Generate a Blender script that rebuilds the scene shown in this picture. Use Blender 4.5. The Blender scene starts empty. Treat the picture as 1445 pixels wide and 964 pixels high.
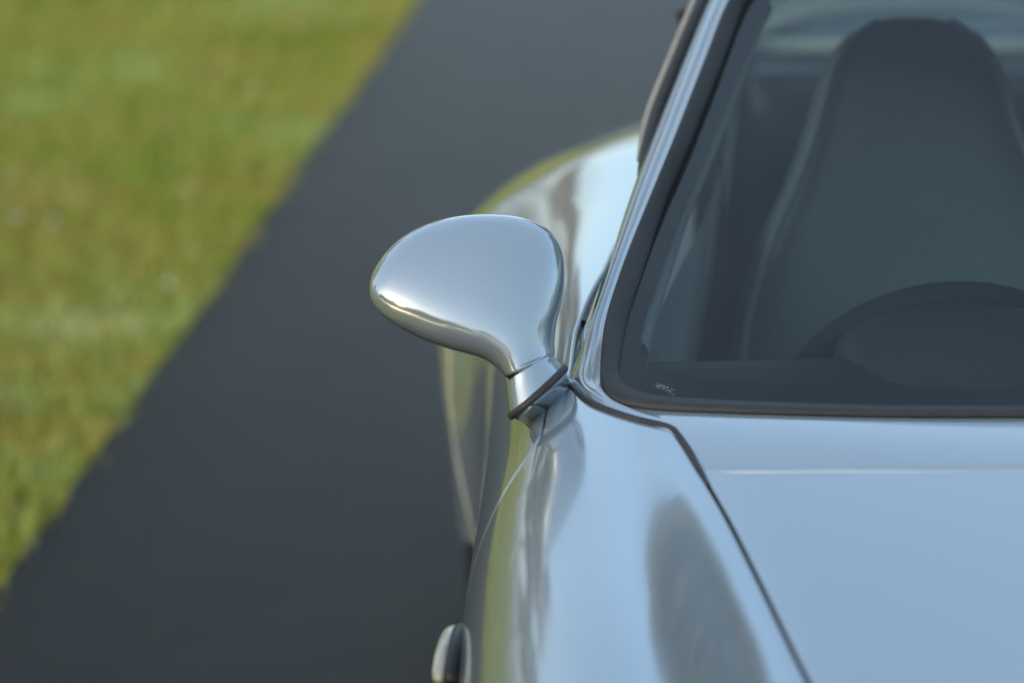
import bpy, bmesh, math, random
import numpy as np
from mathutils import Vector, Matrix
from mathutils.geometry import delaunay_2d_cdt

random.seed(7); rng = np.random.default_rng(7)
sc = bpy.context.scene
col = sc.collection
R = math.radians

# ------------------------------------------------------------------ camera
cam_d = bpy.data.cameras.new('camera'); cam = bpy.data.objects.new('camera', cam_d); col.objects.link(cam)
cam_d.lens = 85; cam_d.sensor_width = 36; cam_d.clip_end = 2000; cam_d.clip_start = 0.05
cam.location = (-0.82, -1.72, 1.75)
cam.rotation_euler = (R(90 - 17.4), 0, R(-1.0))
cam_d.dof.use_dof = True
cam_d.dof.focus_distance = 2.68
cam_d.dof.aperture_fstop = 2.0
cam_d.dof.aperture_blades = 9
sc.camera = cam

# ------------------------------------------------------------------ sky, sun, exposure
SUN_EL, SUN_AZ = R(12), R(-132)          # azimuth from +y (the car's tail) towards +x
world = bpy.data.worlds.new('World'); sc.world = world; world.use_nodes = True
wn = world.node_tree.nodes; wl = world.node_tree.links; wn.clear()
wo = wn.new('ShaderNodeOutputWorld'); wb = wn.new('ShaderNodeBackground'); ws = wn.new('ShaderNodeTexSky')
ws.sky_type = 'NISHITA'; ws.sun_disc = False
ws.sun_elevation = SUN_EL; ws.sun_rotation = SUN_AZ
ws.air_density = 1.0; ws.dust_density = 4.0; ws.ozone_density = 1.0
wb.inputs['Strength'].default_value = 0.14
wv = wn.new('ShaderNodeMixRGB'); wv.inputs[0].default_value = .20; wv.inputs[2].default_value = (3.4, 4.6, 5.6, 1)   # even veil of thin high cloud
wl.new(ws.outputs[0], wv.inputs[1]); wl.new(wv.outputs[0], wb.inputs[0]); wl.new(wb.outputs[0], wo.inputs[0])
sun_d = bpy.data.lights.new('sun', 'SUN'); sun = bpy.data.objects.new('sun', sun_d); col.objects.link(sun)
sun_d.energy = 0.5; sun_d.angle = R(10); sun_d.color = (1.0, 0.88, 0.70)
sdir = Vector((math.sin(SUN_AZ) * math.cos(SUN_EL), math.cos(SUN_AZ) * math.cos(SUN_EL), math.sin(SUN_EL)))
sun.rotation_euler = sdir.to_track_quat('Z', 'Y').to_euler()
sc.view_settings.view_transform = 'Standard'; sc.view_settings.look = 'None'
sc.view_settings.exposure = 1.52; sc.view_settings.gamma = 1.0; sc.view_settings.use_curve_mapping = False
sc.cycles.use_denoising = True
sc.cycles.max_bounces = 10; sc.cycles.transparent_max_bounces = 12
sc.cycles.caustics_reflective = False; sc.cycles.caustics_refractive = False

# ------------------------------------------------------------------ materials
MATS = {}
def mat(name, base=(.5, .5, .5), rough=.5, metal=0., coat=0., coat_rough=.02, spec=.5, sheen=0.):
    m = bpy.data.materials.new(name); m.use_nodes = True
    b = m.node_tree.nodes['Principled BSDF']
    b.inputs['Base Color'].default_value = (*base, 1); b.inputs['Roughness'].default_value = rough
    b.inputs['Metallic'].default_value = metal; b.inputs['Coat Weight'].default_value = coat
    b.inputs['Coat Roughness'].default_value = coat_rough; b.inputs['Specular IOR Level'].default_value = spec
    b.inputs['Sheen Weight'].default_value = sheen
    MATS[name] = m
    return m
def nodes(m): return m.node_tree.nodes, m.node_tree.links, m.node_tree.nodes['Principled BSDF']
def noise(n, l, scale, detail=4, rough=.55, coord='Object', vec=None):
    t = n.new('ShaderNodeTexNoise'); t.inputs['Scale'].default_value = scale
    t.inputs['Detail'].default_value = detail; t.inputs['Roughness'].default_value = rough
    if vec is None:
        tc = n.new('ShaderNodeTexCoord'); vec = tc.outputs[coord]
    l.new(vec, t.inputs['Vector'])
    return t
def ramp(n, l, src, stops):
    r = n.new('ShaderNodeValToRGB'); e = r.color_ramp.elements
    while len(e) < len(stops): e.new(.5)
    for k, (p, c) in enumerate(stops):
        e[k].position = p; e[k].color = (*c, 1) if len(c) == 3 else c
    l.new(src, r.inputs[0]); return r
def bump(n, l, b, src, strength, dist):
    k = n.new('ShaderNodeBump'); k.inputs['Strength'].default_value = strength; k.inputs['Distance'].default_value = dist
    l.new(src, k.inputs['Height']); l.new(k.outputs[0], b.inputs['Normal'])

paint = mat('silver_blue_paint', (.47, .53, .60), .2, .56, 1.0, .01)
n, l, b = nodes(paint)
t = noise(n, l, 1400, 2); r_ = ramp(n, l, t.outputs[0], [(.35, (.37, .435, .485)), (.65, (.415, .48, .53))]); l.new(r_.outputs[0], b.inputs['Base Color'])
t2 = noise(n, l, 3.0, 5); r2 = ramp(n, l, t2.outputs[0], [(.3, (.14,) * 3), (.7, (.18,) * 3)]); l.new(r2.outputs[0], b.inputs['Roughness'])

rubber = mat('black_rubber', (.025, .025, .026), .42)
n, l, b = nodes(rubber)
t = noise(n, l, 60, 5); r_ = ramp(n, l, t.outputs[0], [(.3, (.018, .018, .019)), (.75, (.038, .038, .039))]); l.new(r_.outputs[0], b.inputs['Base Color'])
r2 = ramp(n, l, t.outputs[0], [(.3, (.42,) * 3), (.7, (.6,) * 3)]); l.new(r2.outputs[0], b.inputs['Roughness'])
black = mat('black_plastic', (.015, .015, .017), .45)
liner = mat('dark_liner', (.006, .006, .007), .8, spec=.1)
frit_m = mat('black_ceramic', (.008, .008, .010), .35)
def add_grain(m, scale, amt, bstr=0., bdist=.001):
    n, l, b = nodes(m); c = b.inputs['Base Color'].default_value[:3]
    t = noise(n, l, scale, 4)
    r_ = ramp(n, l, t.outputs[0], [(.3, tuple(x * (1 - amt) for x in c)), (.7, tuple(x * (1 + amt) for x in c))])
    l.new(r_.outputs[0], b.inputs['Base Color'])
    if bstr: bump(n, l, b, t.outputs[0], bstr, bdist)
add_grain(black, 200, .2); add_grain(liner, 30, .3); add_grain(frit_m, 90, .15)
leather = mat('grey_green_leather', (.070, .088, .09), .55); add_grain(leather, 260, .25, .3, .0006)
leather_d = mat('dark_leather', (.020, .022, .024), .5); add_grain(leather_d, 260, .25, .3, .0006)
carpet = mat('cabin_carpet', (.03, .034, .036), .95, spec=.1); add_grain(carpet, 400, .4)
piping_m = mat('pale_piping', (.13, .15, .15), .5); add_grain(piping_m, 200, .15)
shelf_m = mat('pale_trim', (.48, .54, .54), .55); add_grain(shelf_m, 100, .15)
steel = mat('mirror_steel', (.8, .82, .83), .02, 1.0); add_grain(steel, 5, .02)
alloy = mat('alloy', (.55, .56, .58), .3, .9, .5); add_grain(alloy, 40, .05)
tyre_m = mat('tyre', (.018, .018, .019), .75); add_grain(tyre_m, 80, .25)
lens_m = mat('clear_lens', (.55, .52, .42), .15, 0, 1.0, .02)
n, l, b = nodes(lens_m)
t = noise(n, l, 40, 3); r_ = ramp(n, l, t.outputs[0], [(.3, (.46, .43, .33)), (.7, (.62, .60, .50))]); l.new(r_.outputs[0], b.inputs['Base Color'])
b.inputs['Transmission Weight'].default_value = .25
chrome = mat('bright_trim', (.75, .76, .78), .12, 1.0); add_grain(chrome, 30, .05)
trim_m = mat('frame_beige_reflection', (.30, .28, .24), .4); add_grain(trim_m, 40, .1)  # tan reflection put into the frame's base colour
wheel_m = mat('black_wheel_leather', (.009, .010, .011), .7, spec=.25); add_grain(wheel_m, 200, .2)
mark_m = mat('etched_mark', (.26, .30, .32), .7); add_grain(mark_m, 300, .1)

def glass_mat(name, tint, refl):
    m = bpy.data.materials.new(name); m.use_nodes = True
    n, l = m.node_tree.nodes, m.node_tree.links; n.clear()
    o = n.new('ShaderNodeOutputMaterial'); mx = n.new('ShaderNodeMixShader'); tr = n.new('ShaderNodeBsdfTransparent')
    gl = n.new('ShaderNodeBsdfGlossy'); fr = n.new('ShaderNodeFresnel'); mu = n.new('ShaderNodeMath')
    gl.inputs['Roughness'].default_value = .0; fr.inputs['IOR'].default_value = 1.5
    tr.inputs['Color'].default_value = (*tint, 1); gl.inputs['Color'].default_value = (1, 1, 1, 1)
    mu.operation = 'MULTIPLY'; mu.inputs[1].default_value = refl; mu.use_clamp = True
    # a thin film of dust that scatters a little light
    df = n.new('ShaderNodeBsdfDiffuse'); df.inputs['Color'].default_value = (.55, .60, .60, 1)
    t = noise(n, l, 7, 6, .65); rr = ramp(n, l, t.outputs[0], [(.3, (.003,) * 3), (.8, (.012,) * 3)])
    m2 = n.new('ShaderNodeMixShader')
    l.new(fr.outputs[0], mu.inputs[0]); l.new(mu.outputs[0], mx.inputs[0])
    l.new(rr.outputs[0], m2.inputs[0]); l.new(tr.outputs[0], m2.inputs[1]); l.new(df.outputs[0], m2.inputs[2])
    l.new(m2.outputs[0], mx.inputs[1]); l.new(gl.outputs[0], mx.inputs[2]); l.new(mx.outputs[0], o.inputs[0])
    return m
glass = glass_mat('tinted_windscreen_glass', (.80, .95, .95), .9)
glass_s = glass_mat('tinted_side_glass', (.80, .86, .84), 1.3)

asphalt = mat('asphalt', (.05, .05, .05), .42, spec=.17)
n, l, b = nodes(asphalt)
t = noise(n, l, 110, 4, .7); t2 = noise(n, l, 1.6, 7, .68)
r_ = ramp(n, l, t.outputs[0], [(.3, (.0110, .0095, .0080)), (.60, (.0235, .0208, .0178)), (.8, (.085, .078, .068))])
r2 = ramp(n, l, t2.outputs[0], [(.3, (.66,) * 3), (.72, (1.32,) * 3)])
mx = n.new('ShaderNodeMixRGB'); mx.blend_type = 'MULTIPLY'; mx.inputs[0].default_value = 1
l.new(r_.outputs[0], mx.inputs[1]); l.new(r2.outputs[0], mx.inputs[2])
t3 = noise(n, l, 9, 7, .85); r3 = ramp(n, l, t3.outputs[0], [(.34, (.42,) * 3), (.66, (1.45,) * 3)])
mx3 = n.new('ShaderNodeMixRGB'); mx3.blend_type = 'MULTIPLY'; mx3.inputs[0].default_value = 1
l.new(mx.outputs[0], mx3.inputs[1]); l.new(r3.outputs[0], mx3.inputs[2]); l.new(mx3.outputs[0], b.inputs['Base Color'])
r4 = ramp(n, l, t3.outputs[0], [(.3, (.36,) * 3), (.7, (.50,) * 3)]); l.new(r4.outputs[0], b.inputs['Roughness'])
bump(n, l, b, t.outputs[0], .8, .004)

lawn_m = mat('lawn_soil', (.07, .08, .02), .9, spec=.15)
n, l, b = nodes(lawn_m)
t = noise(n, l, .7, 6, .65); t2 = noise(n, l, 9, 5, .7)
r_ = ramp(n, l, t.outputs[0], [(.30, (.14, .18, .012)), (.46, (.22, .24, .025)), (.58, (.32, .22, .045)), (.70, (.21, .23, .04))])
r2 = ramp(n, l, t2.outputs[0], [(.3, (.6, .62, .5)), (.7, (1.25, 1.2, 1.1))])
mx = n.new('ShaderNodeMixRGB'); mx.blend_type = 'MULTIPLY'; mx.inputs[0].default_value = 1
l.new(r_.outputs[0], mx.inputs[1]); l.new(r2.outputs[0], mx.inputs[2]); l.new(mx.outputs[0], b.inputs['Base Color'])
bump(n, l, b, t2.outputs[0], .6, .03)

def leafy(name, stops, scale, trans=.25):
    m = mat(name, stops[0][1], .6, spec=.25); n, l, b = nodes(m)
    t = noise(n, l, scale, 4, .7); r_ = ramp(n, l, t.outputs[0], stops)
    l.new(r_.outputs[0], b.inputs['Base Color'])
    return m
blade_m = leafy('grass_blades', [(.28, (.14, .24, .02)), (.40, (.32, .42, .06)), (.49, (.50, .44, .11)), (.56, (.37, .47, .10)), (.68, (.68, .74, .34))], .9)
leaf_a = leafy('tree_leaf_green', [(.3, (.030, .055, .014)), (.7, (.075, .10, .026))], .8)
leaf_b = leafy('tree_leaf_olive', [(.3, (.085, .095, .035)), (.7, (.18, .155, .06))], .8)
leaf_c = leafy('tree_leaf_tan', [(.3, (.26, .20, .11)), (.7, (.42, .33, .20))], .8)
litter_m = leafy('fallen_leaves', [(.3, (.17, .10, .035)), (.6, (.24, .17, .08)), (.8, (.12, .07, .03))], 3)
bark = mat('bark', (.10, .08, .06), .9, spec=.1); add_grain(bark, 9, .4, .8, .03)
white_wood = mat('white_fence_paint', (.76, .76, .73), .6); add_grain(white_wood, 6, .06)
dot_m = mat('pale_dot', (.75, .74, .66), .7); add_grain(dot_m, 40, .1)

# ------------------------------------------------------------------ mesh helpers
def mesh_obj(name, V, Fc, m, parent=None, N=None, smooth=True):
    me = bpy.data.meshes.new(name)
    me.from_pydata([tuple(map(float, v)) for v in V], [], [tuple(map(int, f)) for f in Fc]); me.update()
    if smooth: me.polygons.foreach_set('use_smooth', [True] * len(me.polygons))
    if N is not None: me.normals_split_custom_set_from_vertices([tuple(map(float, q)) for q in N])
    me.materials.append(m)
    o = bpy.data.objects.new(name, me); col.objects.link(o)
    if parent is not None: o.parent = parent
    return o
def empty(name, loc=(0, 0, 0)):
    e = bpy.data.objects.new(name, None); col.objects.link(e); e.location = loc; e.empty_display_size = .1
    return e
def mirrored(o, parent=None):
    """the same part on the other side of the car: own mesh data mirrored in x"""
    me = o.data.copy(); nv = len(me.vertices); co = np.empty(nv * 3); me.vertices.foreach_get('co', co); co = co.reshape(-1, 3)
    F_ = [list(p.vertices)[::-1] for p in me.polygons]
    nor = np.array([c.vector for c in me.corner_normals]); lv = np.array([lp.vertex_index for lp in me.loops])
    N_ = np.zeros((nv, 3)); N_[lv] = nor
    co[:, 0] *= -1; N_[:, 0] *= -1
    q = mesh_obj(o.name.split('.')[0], co, F_, me.materials[0], parent if parent is not None else o.parent, N_)
    bpy.data.meshes.remove(me)
    return q
def grid_faces(nu, nv, cu=False, cv=False):
    f = []
    for i in range(nu if cu else nu - 1):
        for j in range(nv if cv else nv - 1):
            a = i * nv + j; b_ = ((i + 1) % nu) * nv + j; c = ((i + 1) % nu) * nv + (j + 1) % nv; d = i * nv + (j + 1) % nv
            f.append((a, b_, c, d))
    return f
def basis(nc, x, p=3):
    """clamped uniform B-spline basis: (len(x), nc), x in 0..1"""
    x = np.clip(np.asarray(x, float), 0, 1 - 1e-9)
    kn = np.concatenate([np.zeros(p), np.linspace(0, 1, nc - p + 1), np.ones(p)])
    B = np.array([(x >= kn[i]) & (x < kn[i + 1]) for i in range(len(kn) - 1)], float)
    for d in range(1, p + 1):
        Bn = []
        for i in range(len(kn) - 1 - d):
            a = kn[i + d] - kn[i]; c = kn[i + d + 1] - kn[i + 1]
            Bn.append((0 if a == 0 else (x - kn[i]) / a * B[i]) + (0 if c == 0 else (kn[i + d + 1] - x) / c * B[i + 1]))
        B = Bn
    return np.stack(B, 1)
def spline(pts, n, closed=False):
    """natural-looking interpolation (centripetal Catmull-Rom, densely sampled, then evenly resampled)"""
    P = np.asarray(pts, float)
    if closed: P = np.concatenate([P[-2:], P, P[:3]]) if False else np.concatenate([P[-1:], P, P[:2]])
    else: P = np.concatenate([[2 * P[0] - P[1]], P, [2 * P[-1] - P[-2]]])
    out = []
    for i in range(1, len(P) - 2):
        p0, p1, p2, p3 = P[i - 1:i + 3]
        t0 = 0; t1 = t0 + max(np.linalg.norm(p1 - p0), 1e-6) ** .5; t2 = t1 + max(np.linalg.norm(p2 - p1), 1e-6) ** .5; t3 = t2 + max(np.linalg.norm(p3 - p2), 1e-6) ** .5
        tt = np.linspace(t1, t2, 24, endpoint=False)[:, None]
        A1 = (t1 - tt) / (t1 - t0) * p0 + (tt - t0) / (t1 - t0) * p1; A2 = (t2 - tt) / (t2 - t1) * p1 + (tt - t1) / (t2 - t1) * p2
        A3 = (t3 - tt) / (t3 - t2) * p2 + (tt - t2) / (t3 - t2) * p3
        B1 = (t2 - tt) / (t2 - t0) * A1 + (tt - t0) / (t2 - t0) * A2; B2 = (t3 - tt) / (t3 - t1) * A2 + (tt - t1) / (t3 - t1) * A3
        out.append((t2 - tt) / (t2 - t1) * B1 + (tt - t1) / (t2 - t1) * B2)
    out = np.concatenate(out + [P[-2:-1] if not closed else P[1:2]])
    s = np.concatenate([[0], np.cumsum(np.linalg.norm(np.diff(out, axis=0), axis=1))])
    q = np.linspace(0, s[-1], n, endpoint=not closed)
    return np.stack([np.interp(q, s, out[:, k]) for k in range(P.shape[1])], 1)
def unit(a): return a / np.maximum(np.linalg.norm(a, axis=-1, keepdims=True), 1e-12)
def tube(name, path, rad, m, parent=None, ns=10, flat=1.0, up=(0, 0, 1), closed=False):
    P = np.asarray(path, float); n_ = len(P)
    T = np.roll(P, -1, 0) - np.roll(P, 1, 0)
    if not closed: T[0] = P[1] - P[0]; T[-1] = P[-1] - P[-2]
    T = unit(T); S = unit(np.cross(T, np.asarray(up, float) * np.ones_like(T))); U = np.cross(S, T)
    rad = np.broadcast_to(np.asarray(rad, float), (n_,))
    V = []
    for k in range(n_):
        for a in np.linspace(0, 2 * np.pi, ns, endpoint=False):
            V.append(P[k] + rad[k] * (np.cos(a) * S[k] + np.sin(a) * U[k] * flat))
    Fc = grid_faces(n_, ns, closed, True)
    if not closed:
        Fc.append(tuple(range(ns))[::-1]); Fc.append(tuple((n_ - 1) * ns + i for i in range(ns)))
    return mesh_obj(name, V, Fc, m, parent)
def in_poly(pts, poly):
    x, y = pts[:, 0], pts[:, 1]; c = np.zeros(len(pts), bool); n_ = len(poly)
    for i in range(n_):
        x1, y1 = poly[i]; x2, y2 = poly[(i + 1) % n_]
        if y1 == y2: continue
        cond = ((y1 > y) != (y2 > y)) & (x < (x2 - x1) * (y - y1) / (y2 - y1) + x1)
        c ^= cond
    return c
def fill(poly, sp):
    """triangulate a 2-D polygon with an inner grid of points; boundary points keep their order and come first"""
    poly = np.asarray(poly, float); lo, hi = poly.min(0), poly.max(0)
    gx, gy = np.meshgrid(np.arange(lo[0] + sp * .5, hi[0], sp), np.arange(lo[1] + sp * .5, hi[1], sp))
    g = np.stack([gx.ravel(), gy.ravel()], 1); g = g[in_poly(g, poly)]
    seg = np.linspace(0, 1, 3, endpoint=False)
    bd = np.concatenate([poly + s_ * (np.roll(poly, -1, 0) - poly) for s_ in seg])
    keep = np.ones(len(g), bool)
    for k in range(0, len(g), 2000):
        d = ((g[k:k + 2000, None, :] - bd[None]) ** 2).sum(-1).min(1); keep[k:k + 2000] = d > (sp * .45) ** 2
    g = g[keep]; V = np.concatenate([poly, g])
    n_ = len(poly); e = [(i, (i + 1) % n_) for i in range(n_)]
    vo, _, fo, ov, _, _ = delaunay_2d_cdt([Vector(map(float, v)) for v in V], e, [tuple(range(n_))], 1, 1e-7)
    vo = np.array([tuple(v) for v in vo])
    return vo, [tuple(f) for f in fo]
def resample(poly, sp):
    """evenly spaced points along a closed 2-D polygon, corners kept"""
    out = []
    P = np.asarray(poly, float)
    for i in range(len(P)):
        a, b_ = P[i], P[(i + 1) % len(P)]; k = max(1, int(np.ceil(np.linalg.norm(b_ - a) / sp)))
        out += [a + (b_ - a) * q / k for q in range(k)]
    return np.array(out)
def panel(name, poly, surf, m, parent, sp=.014, edge=.005, gap=.002, roll=.0035, depth=.018):
    """a body panel: 2-D polygon in the parameters of surf(a, b) -> 3-D, filled, with rolled-over edges.
    Normals come from the surface itself so that reflections run smoothly."""
    poly = resample(poly, edge)
    ar = np.sum(poly[:, 0] * np.roll(poly[:, 1], -1) - poly[:, 1] * np.roll(poly[:, 0], -1))
    if ar < 0: poly = poly[::-1]
    h = 1e-3
    def frame(q):
        da = (surf(q + [h, 0]) - surf(q - [h, 0])) / (2 * h); db = (surf(q + [0, h]) - surf(q - [0, h])) / (2 * h)
        return da, db, unit(np.cross(da, db))
    da, db, nn = frame(poly)
    t2 = np.roll(poly, -1, 0) - np.roll(poly, 1, 0)
    T = unit(da * t2[:, :1] + db * t2[:, 1:]); out = np.cross(T, nn)          # away from the panel
    # move the edge in by gap + roll, solved in the parameter plane
    d3 = -out * (gap + roll)
    E_ = (da * da).sum(1); Fm = (da * db).sum(1); G_ = (db * db).sum(1); ra = (d3 * da).sum(1); rb = (d3 * db).sum(1); det = E_ * G_ - Fm ** 2
    poly2 = poly + np.stack([(G_ * ra - Fm * rb) / det, (E_ * rb - Fm * ra) / det], 1)
    vo, fo = fill(poly2, sp)
    V = surf(vo); _, _, N = frame(vo)
    sgn = SIGN
    n_ = len(poly2); base = len(V)
    da, db, nn = frame(poly2); t2 = np.roll(poly2, -1, 0) - np.roll(poly2, 1, 0)
    T = unit(da * t2[:, :1] + db * t2[:, 1:]); out = np.cross(T, nn)
    nn = nn * sgn; N = N * sgn
    P0 = surf(poly2); rings = []; rn = []
    for th in (0, 22.5, 45, 67.5, 90):
        s_, c_ = math.sin(R(th)), math.cos(R(th))
        rings.append(P0 + out * roll * s_ - nn * roll * (1 - c_)); rn.append(unit(nn * c_ + out * s_))
    rings.append(rings[-1] - nn * depth); rn.append(out)
    V = np.concatenate([V] + rings); N = np.concatenate([N] + rn)
    F_ = [tuple(reversed(f)) for f in fo] if sgn < 0 else list(fo)
    for k in range(5):
        for i in range(n_):
            j = (i + 1) % n_; a, b_ = base + k * n_ + i, base + k * n_ + j; c, d = b_ + n_, a + n_
            F_.append((a, d, c, b_) if sgn > 0 else (a, b_, c, d))
    return mesh_obj(name, V, F_, m, parent, N)
SIGN = 1
def loft(name, secs, m, parent, cap=True, closed=True):
    S = np.asarray(secs); nu, nv = S.shape[:2]; V = S.reshape(-1, 3); Fc = grid_faces(nu, nv, False, closed)
    if cap: Fc.append(tuple(range(nv))[::-1]); Fc.append(tuple((nu - 1) * nv + i for i in range(nv)))
    o = mesh_obj(name, V, Fc, m, parent)
    return o
def fix_normals(o):
    bm = bmesh.new(); bm.from_mesh(o.data); bmesh.ops.remove_doubles(bm, verts=bm.verts, dist=1e-6)
    bmesh.ops.recalc_face_normals(bm, faces=bm.faces); bm.to_mesh(o.data); bm.free()
    return o
def box_bm(bm, c, s, rot=None):
    r = bmesh.ops.create_cube(bm, size=1); M = Matrix.Translation(c) @ (rot or Matrix()) @ Matrix.Diagonal((*s, 1))
    bmesh.ops.transform(bm, matrix=M, verts=r['verts']); return r['verts']
def bm_obj(name, bm, m, parent=None, smooth=False, bev=0):
    if bev: bmesh.ops.bevel(bm, geom=list(bm.edges), offset=bev, segments=2, affect='EDGES', profile=.6)
    me = bpy.data.meshes.new(name); bm.to_mesh(me); bm.free(); me.materials.append(m)
    if smooth: me.polygons.foreach_set('use_smooth', [True] * len(me.polygons))
    o = bpy.data.objects.new(name, me); col.objects.link(o); o.parent = parent
    return o
def tag(o, label, cat=None, group=None, kind=None):
    if label: o['label'] = label
    if cat: o['category'] = cat
    if group: o['group'] = group
    if kind: o['kind'] = kind
    return o

# ------------------------------------------------------------------ ground
E0 = np.array([-1.681, 2.358]); E1 = np.array([-1.048, 8.904]); ED = unit(E1 - E0); EN = np.array([-ED[1], ED[0]])   # verge line, EN points to the grass
def edge_pt(s, off=0): return E0 + ED * s + EN * off
bm = bmesh.new(); bmesh.ops.create_grid(bm, x_segments=1, y_segments=1, size=600)
g = bm_obj('lawn', bm, lawn_m); g.location.z = -.03; tag(g, None, None, None, 'structure')
ss = np.arange(-60, 160, .25)
wob = lambda s: .003 * np.sin(s * 2.1) + .003 * np.sin(s * 5.3 + 1) + .003 * np.sin(s * 11.7) + .004 * np.sin(s * 23.1 + 2)
VL = np.array([[*edge_pt(s, wob(s)), 0.0] for s in ss]); VR = np.array([[*edge_pt(s, -4.6 + wob(s + 30)), 0.0] for s in ss])
VL0 = VL.copy(); VL0[:, 2] = -.05; VR0 = VR.copy(); VR0[:, 2] = -.05
o = mesh_obj('driveway', np.concatenate([VL0, VL, VR, VR0]), [(k * len(ss) + i, k * len(ss) + i + 1, (k + 1) * len(ss) + i + 1, (k + 1) * len(ss) + i) for k in range(3) for i in range(len(ss) - 1)], asphalt, smooth=False)
fix_normals(o); tag(o, None, None, None, 'structure')

def scatter_blades(name, npts, smax, omax, h, w, m, z0=-.03, fl=0):
    s = rng.uniform(-3.5, smax, npts); o_ = omax * rng.random(npts) ** 1.25; o_ = np.where(rng.random(npts) < .012, rng.uniform(-.02, .08, npts), o_)
    wv = wob(s); base = E0 + ED * s[:, None] + EN * (o_ + wv + .004)[:, None]
    a = rng.uniform(0, 2 * np.pi, npts); hh = h * rng.uniform(.5, 1.3, npts); ww = w * rng.uniform(.6, 1.3, npts)
    lean = rng.uniform(.2, 1.0, npts) * hh; la = rng.uniform(0, 2 * np.pi, npts)
    d = np.stack([np.cos(a), np.sin(a)], 1) * ww[:, None]
    V = np.zeros((npts, 3, 3)); V[:, 0, :2] = base - d; V[:, 1, :2] = base + d; V[:, :2, 2] = z0
    V[:, 2, :2] = base + np.stack([np.cos(la), np.sin(la)], 1) * lean[:, None]; V[:, 2, 2] = z0 + hh
    o = mesh_obj(name, V.reshape(-1, 3), np.arange(npts * 3).reshape(-1, 3), m, smooth=False)
    tag(o, None, None, None, 'stuff'); return o
scatter_blades('grass', 170000, 16, 7.5, .065, .004, blade_m)['label'] = 'short mown grass on the verge left of the driveway'
def flakes(name, npts, smax, lo, hi, size, m, zr, label):
    s = rng.uniform(-2, smax, npts); o_ = rng.uniform(lo, hi, npts); base = E0 + ED * s[:, None] + EN * o_[:, None]
    V = []; Fc = []
    for k in range(npts):
        M = Matrix.Rotation(random.uniform(0, 6.3), 3, 'Z') @ Matrix.Rotation(random.uniform(-.6, .6), 3, 'X')
        z = random.uniform(*zr); q = size * random.uniform(.5, 1.2); i = len(V)
        for p in ((-1, 0, 0), (-.3, .5, .15), (.5, .45, .1), (1, 0, 0), (.5, -.45, .1), (-.3, -.5, .15)):
            v = M @ Vector(p) * q; V.append((base[k, 0] + v.x, base[k, 1] + v.y, z + v.z))
        Fc.append(tuple(range(i, i + 6)))
    o = mesh_obj(name, V, Fc, m, smooth=False); tag(o, label, None, None, 'stuff'); return o
flakes('fallen_leaves', 900, 16, .02, 6, .022, litter_m, (.0, .03), 'dry fallen leaves scattered over the grass verge')
# small pale round dots over the grass
V = []; Fc = []
for k in range(170):
    p = edge_pt(random.uniform(-2.5, 9), random.uniform(.05, 4.5)); z = random.uniform(.03, .055); r0 = random.uniform(.006, .011)
    i = len(V)
    for th in (0, 1, 2, 3, 4):
        a = math.pi * th / 4
        for q in range(6): V.append((p[0] + r0 * math.sin(a) * math.cos(q * math.pi / 3), p[1] + r0 * math.sin(a) * math.sin(q * math.pi / 3), z + r0 * .9 * math.cos(a)))
    for t_ in range(4):
        for q in range(6): Fc.append((i + t_ * 6 + q, i + t_ * 6 + (q + 1) % 6, i + (t_ + 1) * 6 + (q + 1) % 6, i + (t_ + 1) * 6 + q))
o = mesh_obj('pale_dots', V, Fc, dot_m); tag(o, 'tiny pale dots scattered over the grass', None, None, 'stuff')

# ------------------------------------------------------------------ fences and trees round the place
def fence(p0, p1, label):
    p0 = Vector(p0); p1 = Vector(p1); L = (p1 - p0).length; d = (p1 - p0) / L; ang = math.atan2(d.y, d.x)
    root = empty('rail_fence', (p0.x, p0.y, 0)); root.rotation_euler.z = ang
    npost = int(L // 2.4) + 1
    bm = bmesh.new(); box_bm(bm, (0, 0, .62), (.12, .12, 1.36)); pm = bm_obj('post', bm, white_wood, root, bev=.008)
    bm = bmesh.new(); box_bm(bm, (1.2, -.075, 0), (2.39, .03, .14)); rm = bm_obj('rail', bm, white_wood, root, bev=.004)
    rm.location.z = .34
    for k in range(npost):
        if k:
            c = pm.copy(); col.objects.link(c); c.parent = root; c.location = (k * 2.4, 0, 0)
        if k < npost - 1:
            for q, z in enumerate((.34, .74, 1.14)):
                if k == 0 and q == 0: continue
                c = rm.copy(); col.objects.link(c); c.parent = root; c.location = (k * 2.4, random.uniform(-.004, .004), z + random.uniform(-.008, .008))
    tag(root, label, 'fence', 'white rail fences round the paddock'); return root
fence((-6.2, 32), (-6.2, -9.0), 'white three-rail fence running beside the grass, left of the driveway')
fence((-6.2, -9.2), (16, -9.2), 'white three-rail fence crossing behind the photographer')

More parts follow.
